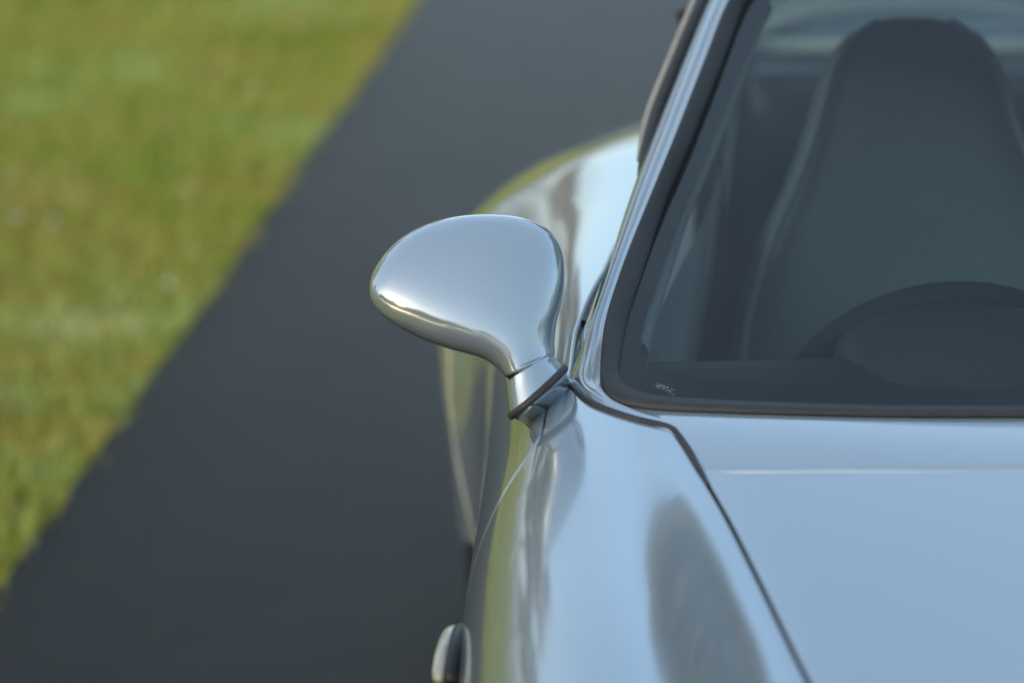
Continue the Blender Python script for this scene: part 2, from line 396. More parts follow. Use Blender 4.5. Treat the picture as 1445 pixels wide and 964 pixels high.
def make_tree(name, h, rad, nleaf, lm, seed, trunk_r=.22):
    rd = np.random.default_rng(seed); root = empty(name)
    bmv = []; bmf = []
    def limb(a, b_, r0, r1, ns=7, seg=4):
        a = np.array(a, float); b_ = np.array(b_, float); ax = unit(b_ - a); s_ = unit(np.cross(ax, [.3, .9, .1])); u_ = np.cross(ax, s_); i0 = len(bmv)
        for k in range(seg + 1):
            c = a + (b_ - a) * k / seg + (rd.normal(0, .05, 3) * np.linalg.norm(b_ - a) * .25 if 0 < k < seg else 0); r_ = r0 + (r1 - r0) * k / seg
            for q in range(ns): bmv.append(c + r_ * (np.cos(q * 2 * np.pi / ns) * s_ + np.sin(q * 2 * np.pi / ns) * u_))
        for k in range(seg):
            for q in range(ns): bmf.append((i0 + k * ns + q, i0 + k * ns + (q + 1) % ns, i0 + (k + 1) * ns + (q + 1) % ns, i0 + (k + 1) * ns + q))
    limb((0, 0, -.3), (rd.normal(0, .2), rd.normal(0, .2), h * .62), trunk_r, trunk_r * .35, 9, 6)
    clumps = []
    for k in range(13):
        a = k * 2.4 + rd.uniform(-.3, .3); z0 = h * rd.uniform(.28, .58); rr = rad * rd.uniform(.45, .95); zt = h * rd.uniform(.38, .92)
        rr *= max(.35, 1 - abs(zt / h - .55) * 1.3)
        e = (rr * np.cos(a), rr * np.sin(a), zt); limb((0, 0, z0), e, trunk_r * .4, .03); clumps.append((e, rad * rd.uniform(.28, .45)))
    clumps += [((0, 0, h * .88), rad * .38), ((0, 0, h * .7), rad * .5)]
    t_ = mesh_obj('trunk', bmv, bmf, bark, root)
    V = np.zeros((nleaf, 4, 3)); ci = rd.integers(0, len(clumps), nleaf)
    cc = np.array([c[0] for c in clumps])[ci]; cr = np.array([c[1] for c in clumps])[ci]
    dirs = unit(rd.normal(0, 1, (nleaf, 3))); pos = cc + dirs * (cr * rd.random(nleaf) ** .45)[:, None] * np.array([1, 1, .75])
    a = unit(rd.normal(0, 1, (nleaf, 3))); b_ = unit(np.cross(a, rd.normal(0, 1, (nleaf, 3)))); sz = rd.uniform(.12, .26, nleaf)[:, None]
    V[:, 0] = pos - a * sz; V[:, 1] = pos - b_ * sz * .5; V[:, 2] = pos + a * sz; V[:, 3] = pos + b_ * sz * .5
    c_ = mesh_obj('crown', V.reshape(-1, 3), np.arange(nleaf * 4).reshape(-1, 4), lm, root, smooth=False)
    return root
def copy_tree(o, loc, rz, s):
    r = o.copy(); col.objects.link(r); r.location = loc; r.rotation_euler.z = rz; r.scale = (s,) * 3
    for ch in o.children:
        c = ch.copy(); col.objects.link(c); c.parent = r
    return r
protos = [make_tree('broadleaf_tree', 11, 4.6, 6000, leaf_a, 1), make_tree('broadleaf_tree', 9, 4.2, 5000, leaf_b, 2), make_tree('poplar_tree', 13, 3.0, 5500, leaf_a, 3), make_tree('added_round_tree', 11, 4.4, 9000, leaf_b, 4), make_tree('added_tan_tree', 12, 2.6, 7000, leaf_c, 5)]
spots = []
for k, a in enumerate(np.concatenate([np.linspace(-232, -166, 18), np.linspace(-104, -60, 14)])): spots.append((a, 27 + 14 * ((k * 7) % 5) / 5, .42 + .30 * ((k * 3) % 7) / 6))
for k, a in enumerate(np.linspace(-164, -104, 26)): spots.append((a, 30 + 9 * ((k * 3) % 4) / 4, .85 + .25 * ((k * 5) % 3) / 2, 3 if k % 3 else 0))      # tall unseen belt, thickened to block the low sun
for k, a in enumerate(np.linspace(-158, -108, 22)): spots.append((a, 42 + 5 * (k % 3), 1.0 + .3 * ((k * 5) % 4) / 3, 3))  # second row, added to stop sun leaking through the belt
for k, a in enumerate(np.linspace(-40, -10, 9)): spots.append((a, 27 + 5 * (k % 2), .55 + .14 * ((k * 2) % 3), 4))  # unseen trees added so the paint reflects tan streaks
for k, a in enumerate(np.linspace(17, 62, 20)): spots.append((a, 24 + 3 * (k % 2), .95 + .22 * ((k * 2) % 3) / 2, 3))          # unseen trees added at the right rear to darken the wing's reflection
for k, a in enumerate(np.linspace(70, 130, 8)): spots.append((a, 55 + 16 * ((k * 3) % 4) / 4, .7 + .3 * ((k * 5) % 3) / 2))
used = [0, 0, 0, 0, 0]
for k, (a, d, s, *kk) in enumerate(spots):
    kd = kk[0] if kk else (k * 5) % 3; a = R(a); loc = (d * math.sin(a), d * math.cos(a), 0)
    if not used[kd]: t_ = protos[kd]; t_.location = loc; t_.scale = (s,) * 3; used[kd] = 1
    else: t_ = copy_tree(protos[kd], loc, k * 1.3, s)
    tag(t_, ['green broadleaf tree beyond the white fence', 'olive broadleaf tree turning yellow beyond the white fence', 'tall slim green tree beyond the white fence', 'unseen olive tree with a dense round crown, added to block sun and darken reflections', 'unseen slim tree with tan leaves, added behind the car for tan reflections'][kd], 'tree', ['green broadleaf trees round the field', 'olive broadleaf trees round the field', 'slim trees round the field', 'added dense round crowned trees out of view', 'added tan trees behind the car'][kd])
# ------------------------------------------------------------------ the car: body surface as one smooth spline net
YS = [-1.0, -0.95, -0.75, -0.45, -0.1, 0.15, 0.35, 0.55, 0.75, 0.95, 1.25, 1.6, 1.82, 1.95, 2.08, 2.3, 2.65, 2.95, 3.15, 3.22]
NX = [[0,0.15,0.3,0.38,0.44,0.48,0.52,0.55,0.58,0.6,0.61,0.61,0.6,0.58,0.55],
 [0,0.2,0.38,0.46,0.52,0.57,0.61,0.64,0.67,0.69,0.7,0.7,0.69,0.67,0.64],
 [0,0.2,0.36,0.44,0.51,0.57,0.62,0.67,0.71,0.74,0.76,0.765,0.76,0.74,0.71],
 [0,0.25,0.4,0.48,0.55,0.61,0.66,0.71,0.755,0.79,0.815,0.825,0.82,0.8,0.77],
 [0,0.27,0.43,0.515,0.58,0.635,0.68,0.73,0.78,0.815,0.84,0.85,0.845,0.82,0.79],
 [0,0.28,0.45,0.535,0.595,0.65,0.695,0.74,0.785,0.82,0.845,0.852,0.845,0.82,0.79],
 [0,0.3,0.47,0.555,0.61,0.66,0.705,0.745,0.785,0.815,0.84,0.85,0.843,0.82,0.79],
 [0,0.3,0.5,0.585,0.63,0.67,0.71,0.748,0.783,0.812,0.836,0.845,0.838,0.815,0.785],
 [0,0.3,0.52,0.61,0.65,0.69,0.72,0.745,0.772,0.8,0.825,0.835,0.83,0.81,0.78],
 [0,0.3,0.52,0.61,0.65,0.69,0.717,0.738,0.762,0.788,0.81,0.82,0.82,0.805,0.775],
 [0,0.3,0.52,0.61,0.65,0.69,0.71,0.73,0.755,0.78,0.8,0.81,0.81,0.8,0.77],
 [0,0.3,0.5,0.58,0.62,0.655,0.69,0.72,0.752,0.776,0.796,0.805,0.806,0.795,0.77],
 [0,0.3,0.5,0.5674,0.6074,0.6456,0.6837,0.722,0.752,0.78,0.798,0.806,0.807,0.796,0.772],
 [0,0.3,0.5,0.56,0.6,0.64,0.68,0.72,0.768,0.812,0.842,0.858,0.866,0.862,0.846],
 [0,0.3,0.4814,0.5451,0.5926,0.6363,0.6837,0.7293,0.79,0.838,0.868,0.884,0.888,0.884,0.866],
 [0,0.3,0.45,0.52,0.58,0.63,0.69,0.745,0.8,0.848,0.874,0.886,0.888,0.88,0.862],
 [0,0.3,0.45,0.53,0.59,0.64,0.695,0.742,0.785,0.82,0.845,0.855,0.85,0.83,0.8],
 [0,0.25,0.4,0.47,0.53,0.58,0.62,0.655,0.69,0.72,0.74,0.75,0.75,0.735,0.71],
 [0,0.2,0.33,0.4,0.45,0.495,0.53,0.56,0.59,0.61,0.625,0.63,0.63,0.62,0.6],
 [0,0.18,0.3,0.36,0.41,0.45,0.485,0.51,0.54,0.56,0.575,0.58,0.58,0.57,0.55]]
NZ = [[0.5,0.5,0.49,0.485,0.48,0.475,0.47,0.46,0.45,0.43,0.4,0.36,0.31,0.26,0.22],
 [0.58,0.58,0.57,0.565,0.56,0.555,0.55,0.54,0.525,0.5,0.46,0.4,0.33,0.26,0.21],
 [0.65,0.65,0.64,0.635,0.635,0.645,0.65,0.645,0.625,0.59,0.54,0.47,0.38,0.28,0.2],
 [0.725,0.725,0.713,0.706,0.73,0.772,0.803,0.806,0.775,0.715,0.63,0.53,0.42,0.3,0.2],
 [0.795,0.795,0.782,0.774,0.805,0.85,0.872,0.871,0.842,0.784,0.69,0.57,0.45,0.32,0.2],
 [0.845,0.845,0.832,0.822,0.86,0.89,0.902,0.895,0.864,0.805,0.705,0.58,0.45,0.32,0.2],
 [0.888,0.887,0.874,0.864,0.885,0.904,0.91,0.902,0.875,0.82,0.722,0.6,0.46,0.32,0.2],
 [0.922,0.921,0.911,0.901,0.912,0.92,0.921,0.909,0.88,0.822,0.73,0.6,0.46,0.32,0.2],
 [0.947,0.946,0.937,0.929,0.93,0.929,0.922,0.905,0.871,0.814,0.727,0.6,0.46,0.32,0.2],
 [0.957,0.956,0.947,0.94,0.937,0.931,0.917,0.897,0.865,0.812,0.727,0.6,0.46,0.32,0.2],
 [0.941,0.94,0.935,0.93,0.928,0.922,0.91,0.89,0.86,0.81,0.725,0.6,0.46,0.32,0.2],
 [0.945,0.944,0.938,0.932,0.922,0.91,0.895,0.878,0.85,0.81,0.73,0.6,0.46,0.32,0.2],
 [0.9481,0.9471,0.9393,0.9307,0.9207,0.9069,0.8887,0.8667,0.8362,0.788,0.7111,0.5937,0.46,0.32,0.2],
 [0.95,0.949,0.94,0.93,0.92,0.905,0.885,0.86,0.828,0.775,0.7,0.59,0.46,0.32,0.2],
 [0.9426,0.9419,0.9289,0.9151,0.9014,0.8846,0.8631,0.8359,0.799,0.7453,0.674,0.5751,0.4563,0.3237,0.2074],
 [0.93,0.93,0.91,0.89,0.87,0.85,0.826,0.795,0.75,0.695,0.63,0.55,0.45,0.33,0.22],
 [0.85,0.85,0.82,0.795,0.765,0.74,0.715,0.685,0.65,0.61,0.565,0.51,0.45,0.35,0.25],
 [0.74,0.74,0.73,0.715,0.7,0.685,0.665,0.64,0.61,0.57,0.53,0.48,0.42,0.35,0.28],
 [0.62,0.62,0.615,0.61,0.6,0.59,0.58,0.565,0.545,0.515,0.48,0.44,0.4,0.35,0.3],
 [0.55,0.55,0.545,0.54,0.535,0.53,0.52,0.51,0.495,0.475,0.45,0.42,0.39,0.36,0.32]]
NX = np.array(NX); NZ = np.array(NZ); YS = np.array(YS); WA = 1.45
_vt = np.linspace(0, 1, 4001); _yt = basis(len(YS), _vt) @ YS
def body(q):
    """(a, y) -> point; a runs from the centre line outwards to the sill (negative on the car's left)"""
    q = np.atleast_2d(q); Bu = basis(NX.shape[1], np.abs(q[:, 0]) / WA); Bv = basis(len(YS), np.interp(q[:, 1], _yt, _vt))
    X = np.einsum('ni,ij,nj->n', Bv, NX, Bu); Z = np.einsum('ni,ij,nj->n', Bv, NZ, Bu)
    return np.stack([-np.sign(q[:, 0]) * X, q[:, 1], Z], 1)
_ua = np.linspace(0, WA, 1200)
def a_X(y, X):
    P = body(np.stack([_ua, np.full(1200, y)], 1)); k = int(np.argmax(-P[:, 0])); return float(np.interp(X, -P[:k + 1, 0], _ua[:k + 1]))
def a_z(y, z):
    P = body(np.stack([_ua, np.full(1200, y)], 1)); k = int(np.argmax(P[400:, 2])) + 400; return float(np.interp(-z, -P[k:, 2], _ua[k:]))
def topc(L): return [(a_X(y, X), y) for X, y in L]
def sidec(L): return [(a_z(y, z), y) for z, y in L]
def sm(L, n_=40): return [tuple(p) for p in spline(L, n_)]

car = empty('sports_car', (0, 0, 0))
tag(car, 'silver-blue metallic sports coupe parked on the asphalt driveway', 'car')
SIGN = -1
COWL_SEAM = [(.7148, .7727), (.6943, .6957), (.6737, .6663), (.6476, .6479), (.6205, .6395), (.6116, .631), (.6044, .6070), (.594, .5525)]
HOOD_SEAM = [(.594, .5525), (.5756, .4644), (.5562, .3543), (.5394, .2552), (.5287, .1964), (.49, .0), (.45, -.2), (.41, -.4), (.38, -.6), (.36, -.78)]
HOOD_REAR = [(0, .509), (.15, .511), (.271, .516), (.375, .522), (.443, .529), (.512, .538), (.560, .545), (.594, .5525)]
DOOR_FRONT = [(.9097, .7507), (.905, .7214), (.9032, .6773), (.9003, .6516), (.8904, .6259), (.8703, .6112), (.8372, .605), (.8056, .607), (.70, .625), (.6, .645), (.45, .66), (.30, .67), (.21, .67)]   # (z, y)
seam2 = sm(topc(HOOD_SEAM), 60); cseam2 = sm(topc(COWL_SEAM), 40); rear2 = sm(topc(HOOD_REAR), 30); dfront2 = sm([topc([(.7148, .7727)])[0]] + sidec(DOOR_FRONT), 60)
mir = lambda L: [(-a, y) for a, y in L][::-1]

hood_poly = rear2[:-1] + seam2[:-1] + [(a_X(-.80, .30), -.80), (a_X(-.83, .15), -.83), (0, -.84)]
hood_poly = hood_poly[:-1] + [(0, -.84)] + [(-a, y) for a, y in hood_poly[1:-1]][::-1]
panel('hood', hood_poly, body, paint, car, sp=.012, edge=.005, roll=.0014, gap=.0024)

arch = lambda yc, r, t0, t1: [(.32 + r * math.sin(R(t)), yc + r * math.cos(R(t))) for t in np.linspace(t0, t1, 40)]
def a_s(L): return [(min(a_z(y, z), WA * .998), y) for z, y in L]
fend = cseam2[:-1] + seam2[:-1] + [(a_X(-.80, .40), -.80)] + [(a_z(-.80, z), -.80) for z in (.60, .5, .4, .3, .22)] + a_s(arch(0, .345, 195, -15)[0:]) + [(WA * .99, .6), (a_z(.67, .21), .67)] + dfront2[::-1][1:]
ff = panel('front_fender', fend, body, paint, car, sp=.011, edge=.005, gap=.0024, roll=.0016); mirrored(ff)

BELT = [(.708, .83), (.698, .95), (.650, 1.2), (.588, 1.5), (.515, 1.92)]
belt2 = topc(BELT)
door_rear = [(.87, 1.935), (.8, 1.965), (.65, 1.975), (.45, 1.93), (.28, 1.86)]
door = dfront2[:-6] + sidec([(.27, .674), (.27, 1.0), (.27, 1.4), (.27, 1.855)]) + sm(sidec(door_rear[::-1]), 30) + belt2[::-1]
dr = panel('door', door, body, paint, car, sp=.014, edge=.006, gap=.002); dl = mirrored(dr)
sill = sidec([(.262, .675), (.262, 1.2), (.262, 1.85)]) + [(WA * .995, 1.85), (WA * .995, 1.2), (WA * .995, .66)]
s_ = panel('sill', sill, body, paint, car, sp=.03, edge=.02); mirrored(s_)
QIN = [(.515, 1.925), (.50, 2.1), (.48, 2.3), (.47, 2.55), (.46, 2.75), (.42, 2.98)]
quart = topc(QIN) + [(a_z(3.0, z), 3.0) for z in (.68, .6, .5, .4, .33)] + a_s(arch(2.272, .338, -5, 190)) + a_s([(.28, 1.88)]) + sm(sidec(door_rear[::-1]), 30)
qp = panel('rear_quarter_panel', quart, body, paint, car, sp=.016, edge=.007); mirrored(qp)
deck = [(0, 2.74)] + topc([(.46, 2.75), (.44, 2.87), (.42, 2.98)]) ; deck = deck + [(-a, y) for a, y in deck[1:]][::-1]
panel('engine_lid', deck, body, paint, car, sp=.025, edge=.01)
nose = [(0, -.845), (a_X(-.83, .15), -.835), (a_X(-.81, .36), -.81), (WA * .99, -.81), (WA * .99, -.99), (0, -.99)]; nose = nose[:-1] + [(-a, y) for a, y in nose[1:-1]][::-1]
panel('front_bumper', nose, body, paint, car, sp=.03, edge=.02)
tail = [(0, 3.01), (WA * .99, 3.01), (WA * .99, 3.2), (-WA * .99, 3.2), (-WA * .99, 3.01)]
panel('rear_bumper', tail, body, paint, car, sp=.03, edge=.02)
# headlamps, oval lenses set into the fenders
ell = [(a_X(-.58, .665) + .075 * math.cos(t), -.58 + .13 * math.sin(t)) for t in np.linspace(0, 2 * np.pi, 40, endpoint=False)]
hb = lambda q: body(q) + np.array([0, -.004, .007])
hl = panel('headlight', ell, hb, lens_m, car, sp=.015, edge=.008); mirrored(hl)
# dark shell just under the panels so that the gaps read black
def shell(name, us, ys, off):
    q = np.array([(u, y) for y in ys for u in us]); h = 1e-3
    nn = -unit(np.cross(body(q + [h, 0]) - body(q - [h, 0]), body(q + [0, h]) - body(q - [0, h])))
    return mesh_obj(name, body(q) - nn * off, grid_faces(len(ys), len(us)), liner, car)
ush = np.linspace(-1.06, 1.06, 61)
shell('inner_shell', ush, np.linspace(-.9, .60, 50), .028)
shell('inner_shell', ush, np.linspace(2.55, 3.1, 16), .028)
for sd in (1, -1):
    shell('inner_shell', np.linspace(.74, 1.06, 14) * sd, np.linspace(.60, 2.55, 60), .028)
# floor pan
bm = bmesh.new(); box_bm(bm, (0, 1.1, .24), (1.5, 3.4, .04)); bm_obj('floor_pan', bm, liner, car, bev=.01)

# ------------------------------------------------------------------ windscreen and its surround
GC = np.array([0.3129648, -0.8137991, 1.2510189, -0.0814517, 0.0338062, -7.5240658, 8.6874756])
def gy(x, z): return GC[0] + GC[1] * z + GC[2] * z * z + GC[3] * x * x + GC[4] * x * x * z + GC[5] * x ** 4 + GC[6] * x ** 4 * z
def ws(q):
    q = np.atleast_2d(q); return np.stack([q[:, 0], gy(q[:, 0], q[:, 1]), q[:, 1]], 1)
def ws_n(P):
    h = 1e-3; x, z = P[:, 0], P[:, 2]; q = np.stack([x, z], 1)
    return unit(np.cross(ws(q + [h, 0]) - ws(q - [h, 0]), ws(q + [0, h]) - ws(q - [0, h])))
# glass edge (x, z) and outer edge of the rubber (x, y, z), right half, from bottom centre round to top centre
G_XZ = [(0, .9355), (-.12, .9352), (-.2473, .9345), (-.3835, .9337), (-.4844, .9325), (-.5715, .9300), (-.6100, .9289), (-.6339, .9288), (-.6517, .9308), (-.6599, .9340), (-.6622, .9375), (-.6618, .9424), (-.6505, .9672), (-.625, 1.0058), (-.5899, 1.0596), (-.5542, 1.1083), (-.51, 1.173), (-.4646, 1.2398), (-.448, 1.2545), (-.42, 1.263), (-.37, 1.267), (-.2, 1.274), (0, 1.277)]
R_OUT = [(0, .618, .9335), (-.12, .619, .9328), (-.2517, .6231, .9315), (-.387, .6288, .9308), (-.487, .6414, .9292), (-.5734, .660, .9262), (-.6130, .672, .9242), (-.642, .6832, .9234), (-.6672, .6987, .9245), (-.6777, .7133, .9292), (-.6812, .7265, .9340), (-.6824, .7415, .9397), (-.6744, .8119, .9738), (-.6506, .9057, 1.0118), (-.6111, 1.022, 1.065), (-.5774, 1.1118, 1.1131), (-.534, 1.230, 1.178), (-.4893, 1.3487, 1.2434), (-.468, 1.383, 1.262), (-.43, 1.396, 1.272), (-.37, 1.390, 1.277), (-.2, 1.378, 1.284), (0, 1.372, 1.287)]
# outer edge of the painted surround: hood edge, fender seam, then the drip edge of the pillar
S_LOW = [(0, .513), (.15, .515), (.271, .520), (.375, .526), (.47, .537), (.55, .547), (.592, .559), (.6050, .613), (.6340, .645), (.670, .665), (.692, .695), (.711, .762)]
body_z = lambda X, y: float(body(np.array([[a_X(y, X), y]]))[0, 2])
S_OUT = [(-X, y, body_z(X, y) + (.0055 if y < .555 else .002)) for X, y in S_LOW] + [(-.7000, .825, .9420), (-.6735, .913, .983), (-.638, 1.05, 1.0417), (-.6002, 1.17, 1.1002), (-.557, 1.285, 1.167), (-.5114, 1.40, 1.235), (-.492, 1.45, 1.258), (-.45, 1.47, 1.277), (-.38, 1.47, 1.287), (-.2, 1.46, 1.295), (0, 1.455, 1.298)]
def multi_spline(lists, n_):
    """several matched point lists sampled at the same parameter (so that rows stay matched)"""
    J = np.concatenate([np.asarray(L, float) for L in lists], 1); return spline(J, n_)
Gp = ws(np.array(G_XZ)); J = multi_spline([Gp, R_OUT, S_OUT], 420)
Gc, Rc, Sc = J[:, :3], J[:, 3:6], J[:, 6:9]
Gc[:, 1] = gy(Gc[:, 0], Gc[:, 2])
def both(A): B = A[1:].copy(); B[:, 0] *= -1; return np.concatenate([B[::-1], A])
Gc, Rc, Sc = both(Gc), both(Rc), both(Sc)
nl = len(Gc); k_mid = 419
out_dir = unit(Rc - Gc); gn = ws_n(Gc)
# seal: a soft D-profile lying on the glass edge
prof = [(-.10, -.004), (-.10, .0005), (-.06, .0028), (.05, .0042), (.25, .0050), (.5, .0055), (.75, .0050), (.95, .0026), (1.03, -.001), (1.03, -.006)]
wid = np.linalg.norm(Rc - Gc, axis=1)[:, None]
secs = np.stack([Gc + (Rc - Gc) * q + gn * h for q, h in prof], 1)
wsg = empty('windscreen'); wsg.parent = car
seal = fix_normals(mesh_obj('windscreen_seal', secs.reshape(-1, 3), grid_faces(nl, len(prof), False, False), rubber, wsg))
# painted surround: cowl below, pillars at the sides
arc = np.concatenate([[0], np.cumsum(np.linalg.norm(np.diff(Sc, axis=0), axis=1))])
zz = Sc[:, 2]; onp = np.clip((zz - .918) / .035, 0, 1) * np.clip((1.268 - zz) / .03, 0, 1); onp = onp * onp * (3 - 2 * onp)
Tn = unit(np.roll(Rc, -1, 0) - np.roll(Rc, 1, 0)); Tn[0] = unit(Rc[1] - Rc[0]); Tn[-1] = unit(Rc[-1] - Rc[-2])
pn = unit(np.cross(Tn, Sc - Rc)); pn *= np.sign((pn * gn).sum(1))[:, None]
bq = np.array([(a_X(min(p[1], .85), min(abs(p[0]), .72)) * (1 if p[0] <= 0 else -1), min(p[1], .85)) for p in Sc]); h_ = 1e-3
bn = -unit(np.cross(body(bq + [h_, 0]) - body(bq - [h_, 0]), body(bq + [0, h_]) - body(bq - [0, h_])))
pn = unit(bn * (1 - onp[:, None]) + pn * onp[:, None])
QS = np.concatenate([np.linspace(0, 1, 61)])
def ribs(q):
    r = np.zeros_like(q)
    for c, w, hgt in ((.28, .045, -.0058), (.62, .045, -.0058)): r += hgt * np.exp(-((q - c) / w) ** 2)
    return r + .006 * np.sin(np.pi * np.clip(q, 0, 1)) ** .8
rb = ribs(QS)
secs = []
for q, h in zip(QS, rb):
    bow = .0035 * 4 * q * (1 - q)
    secs.append(Rc + (Sc - Rc) * q + pn * (h * onp + bow * (1 - onp))[:, None] - pn * .0015)
edge_out = unit(np.cross(np.gradient(Sc, axis=0), pn)); edge_out *= np.sign((edge_out * (Sc - Rc)).sum(1))[:, None]
for th in (15, 30, 45, 60, 75, 90): secs.append(secs[60] + edge_out * .008 * math.sin(R(th)) - pn * .008 * (1 - math.cos(R(th))))
secs.append(secs[-1] - pn * .012)
secs.insert(0, Rc - pn * .010)
secs = np.stack(secs, 1)
sur = fix_normals(mesh_obj('windscreen_surround', secs.reshape(-1, 3), grid_faces(nl, secs.shape[1]), paint, car))
# pale trim on the inside of the pillars
for sd in (-1, 1):
    ip = np.array([(sd * (abs(p[0]) - .012), p[1] + .035, p[2] - .022) for p in (Gc[k_mid:][(Gc[k_mid:, 2] > .955) & (Gc[k_mid:, 0] < -.45)])[::6]])
    tube('pillar_trim', ip, .022, shelf_m, car, 10)
# rubber strip in the seam between cowl and fender
cs3 = np.array([(-X, y, body_z(X, y)) for X, y in COWL_SEAM]); cs3 = np.concatenate([cs3, [(-.5905, .536, body_z(.5905, .536)), (-.5868, .518, body_z(.5868, .518) - .002)]]); strip = spline(cs3, 100)[3:]
strip[:, 2] += .0008
st = tube('seam_strip', strip, np.interp(np.linspace(0, 1, len(strip)), [0, .1, .75, 1], [.003, .0046, .0044, .0026]), rubber, car, 10, .8); mirrored(st)
# glass, trimmed to just under the seal
gl_poly = [(x, z) for x, z in zip((Gc + out_dir * .004)[:, 0], (Gc + out_dir * .004)[:, 2])][::2]
vo, fo = fill(gl_poly, .03)
gv = ws(vo); gN = ws_n(gv); gN *= np.sign(gN[:, 2:3])
mesh_obj('glass', gv, fo, glass, wsg, gN); 
# printed border with its comb of dots, on the inside of the glass
F_XZ = [(0, .9502), (-.12, .9496), (-.2435, .9482), (-.3803, .9474), (-.4721, .9459), (-.5634, .9446), (-.6048, .9444), (-.6236, .9452), (-.6310, .9468), (-.6345, .9500), (-.6370, .9550), (-.6362, .9604), (-.6269, .979), (-.6119, 1.0003), (-.575, 1.0529), (-.5243, 1.124), (-.48, 1.188), (-.4402, 1.2431), (-.43, 1.250), (-.41, 1.256), (-.37, 1.259), (-.2, 1.264), (0, 1.266)]
J2 = multi_spline([np.array(G_XZ), np.array(F_XZ)], 420); Fo = ws(J2[:, 2:4]); Gi = ws(J2[:, :2])
Fo, Gi = both(Fo), both(Gi); fn = ws_n(Fo); fn *= np.sign(fn[:, 2:3])
V = np.concatenate([Gi + unit(Gi - Fo) * .003 - ws_n(Gi) * np.sign(ws_n(Gi)[:, 2:3]) * .003, Fo - fn * .003]); Fc = [(i, i + 1, nl + i + 1, nl + i) for i in range(nl - 1)]
V = list(V)
fa = np.concatenate([[0], np.cumsum(np.linalg.norm(np.diff(Fo, axis=0), axis=1))])
inw = unit(Fo - Gi)
for s_ in np.arange(0, fa[-1], .0026):
    p = np.array([np.interp(s_, fa, (Fo - fn * .003)[:, k]) for k in range(3)]); p2 = np.array([np.interp(s_ + .0013, fa, (Fo - fn * .003)[:, k]) for k in range(3)])
    iw = np.array([np.interp(s_, fa, inw[:, k]) for k in range(3)]); i = len(V)
    V += [p - iw * .001, p2 - iw * .001, p2 + iw * .0035, p + iw * .0035]; Fc.append((i, i + 1, i + 2, i + 3))
mesh_obj('printed_border', V, Fc, frit_m, wsg, smooth=False)
# small etched maker's mark in the lower corner, too small to read
V = []; Fc = []
for k in range(46):
    x = -.617 + rng.normal(0, .0065); z = .9345 + rng.normal(0, .0012); q = rng.uniform(.0002, .0006); i = len(V)
    for dx, dz in ((-1, -.5), (1, -.5), (1, .5), (-1, .5)): V.append(ws(np.array([x + dx * q, z + dz * q]))[0])
    Fc.append((i, i + 1, i + 2, i + 3))
V = np.array(V); nv = ws_n(V); nv *= np.sign(nv[:, 2:3])
mesh_obj('etched_mark', V + nv * .0006, Fc, mark_m, wsg, smooth=False)

# ------------------------------------------------------------------ greenhouse: side glass, roof, rear window
def side_pt(y, z):
    t_ = z - .93; X = float(np.interp(y, [.8, .95, 1.2, 1.5, 1.92, 2.4], [.702, .692, .640, .575, .50, .43])) - .36 * t_ - .25 * t_ * t_
    return X
pil = Sc[k_mid:][(Sc[k_mid:, 2] > .928) & (Sc[k_mid:, 0] < -.48)][:, 1:]
top_line = [(1.45, 1.238), (1.6, 1.245), (1.8, 1.235), (2.0, 1.195), (2.2, 1.12), (2.35, 1.04), (2.42, .985), (2.40, .945)]
sg_poly = [(.80, .915)] + [(y + .008, z - .004) for y, z in pil[::12]] + top_line + [(2.2, .925), (1.9, .915), (1.4, .91), (1.0, .91)]
sf = lambda q: np.stack([-np.array([side_pt(a, b_) for a, b_ in np.atleast_2d(q)]), np.atleast_2d(q)[:, 0], np.atleast_2d(q)[:, 1]], 1)
vo, fo = fill(resample(sg_poly, .03), .05)
for sd in (1, -1):
    P_ = sf(vo); P_[:, 0] *= sd
    mesh_obj('side_window', P_, fo if sd < 0 else [f[::-1] for f in fo], glass_s, dr if sd > 0 else dl)
# door window frame behind the pillar: black channel and a slim frame outside it, its tan reflection in the colour
fr = pil[(pil[:, 1] > 1.052)]; px_ = np.array([p[0] for p in Sc[k_mid:][(Sc[k_mid:, 2] > .928) & (Sc[k_mid:, 0] < -.48)]])[pil[:, 1] > 1.052]
inn = np.maximum(0, 1 - np.arange(len(fr)) / 34.0) ** 1.5 * .016
ch = np.stack([px_ - .004 + inn, fr[:, 0] + .022, fr[:, 1] - .004], 1)[::5]; o1 = tube('window_seal', ch, np.minimum(.0085, .003 + .0022 * np.arange(len(ch))), rubber, dr, 10); mirrored(o1, dl)
ch2 = np.stack([px_ - .0115 + inn, fr[:, 0] + .032, fr[:, 1] - .006], 1)[12::5]; o1 = tube('window_frame', ch2, np.minimum(.0075, .002 + .0022 * np.arange(len(ch2))), trim_m, dr, 10); mirrored(o1, dl)
tl3 = spline(np.array([(-side_pt(y, z) - .004, y, z) for y, z in top_line]), 60); o1 = tube('drip_rail', tl3, .007, rubber, car, 8); mirrored(o1)
bl = np.array([(-side_pt(y, .918) - .004, y, .918) for y in np.linspace(1.0, 2.38, 60)]); o1 = tube('belt_seal', bl, .006, rubber, car, 8); mirrored(o1)
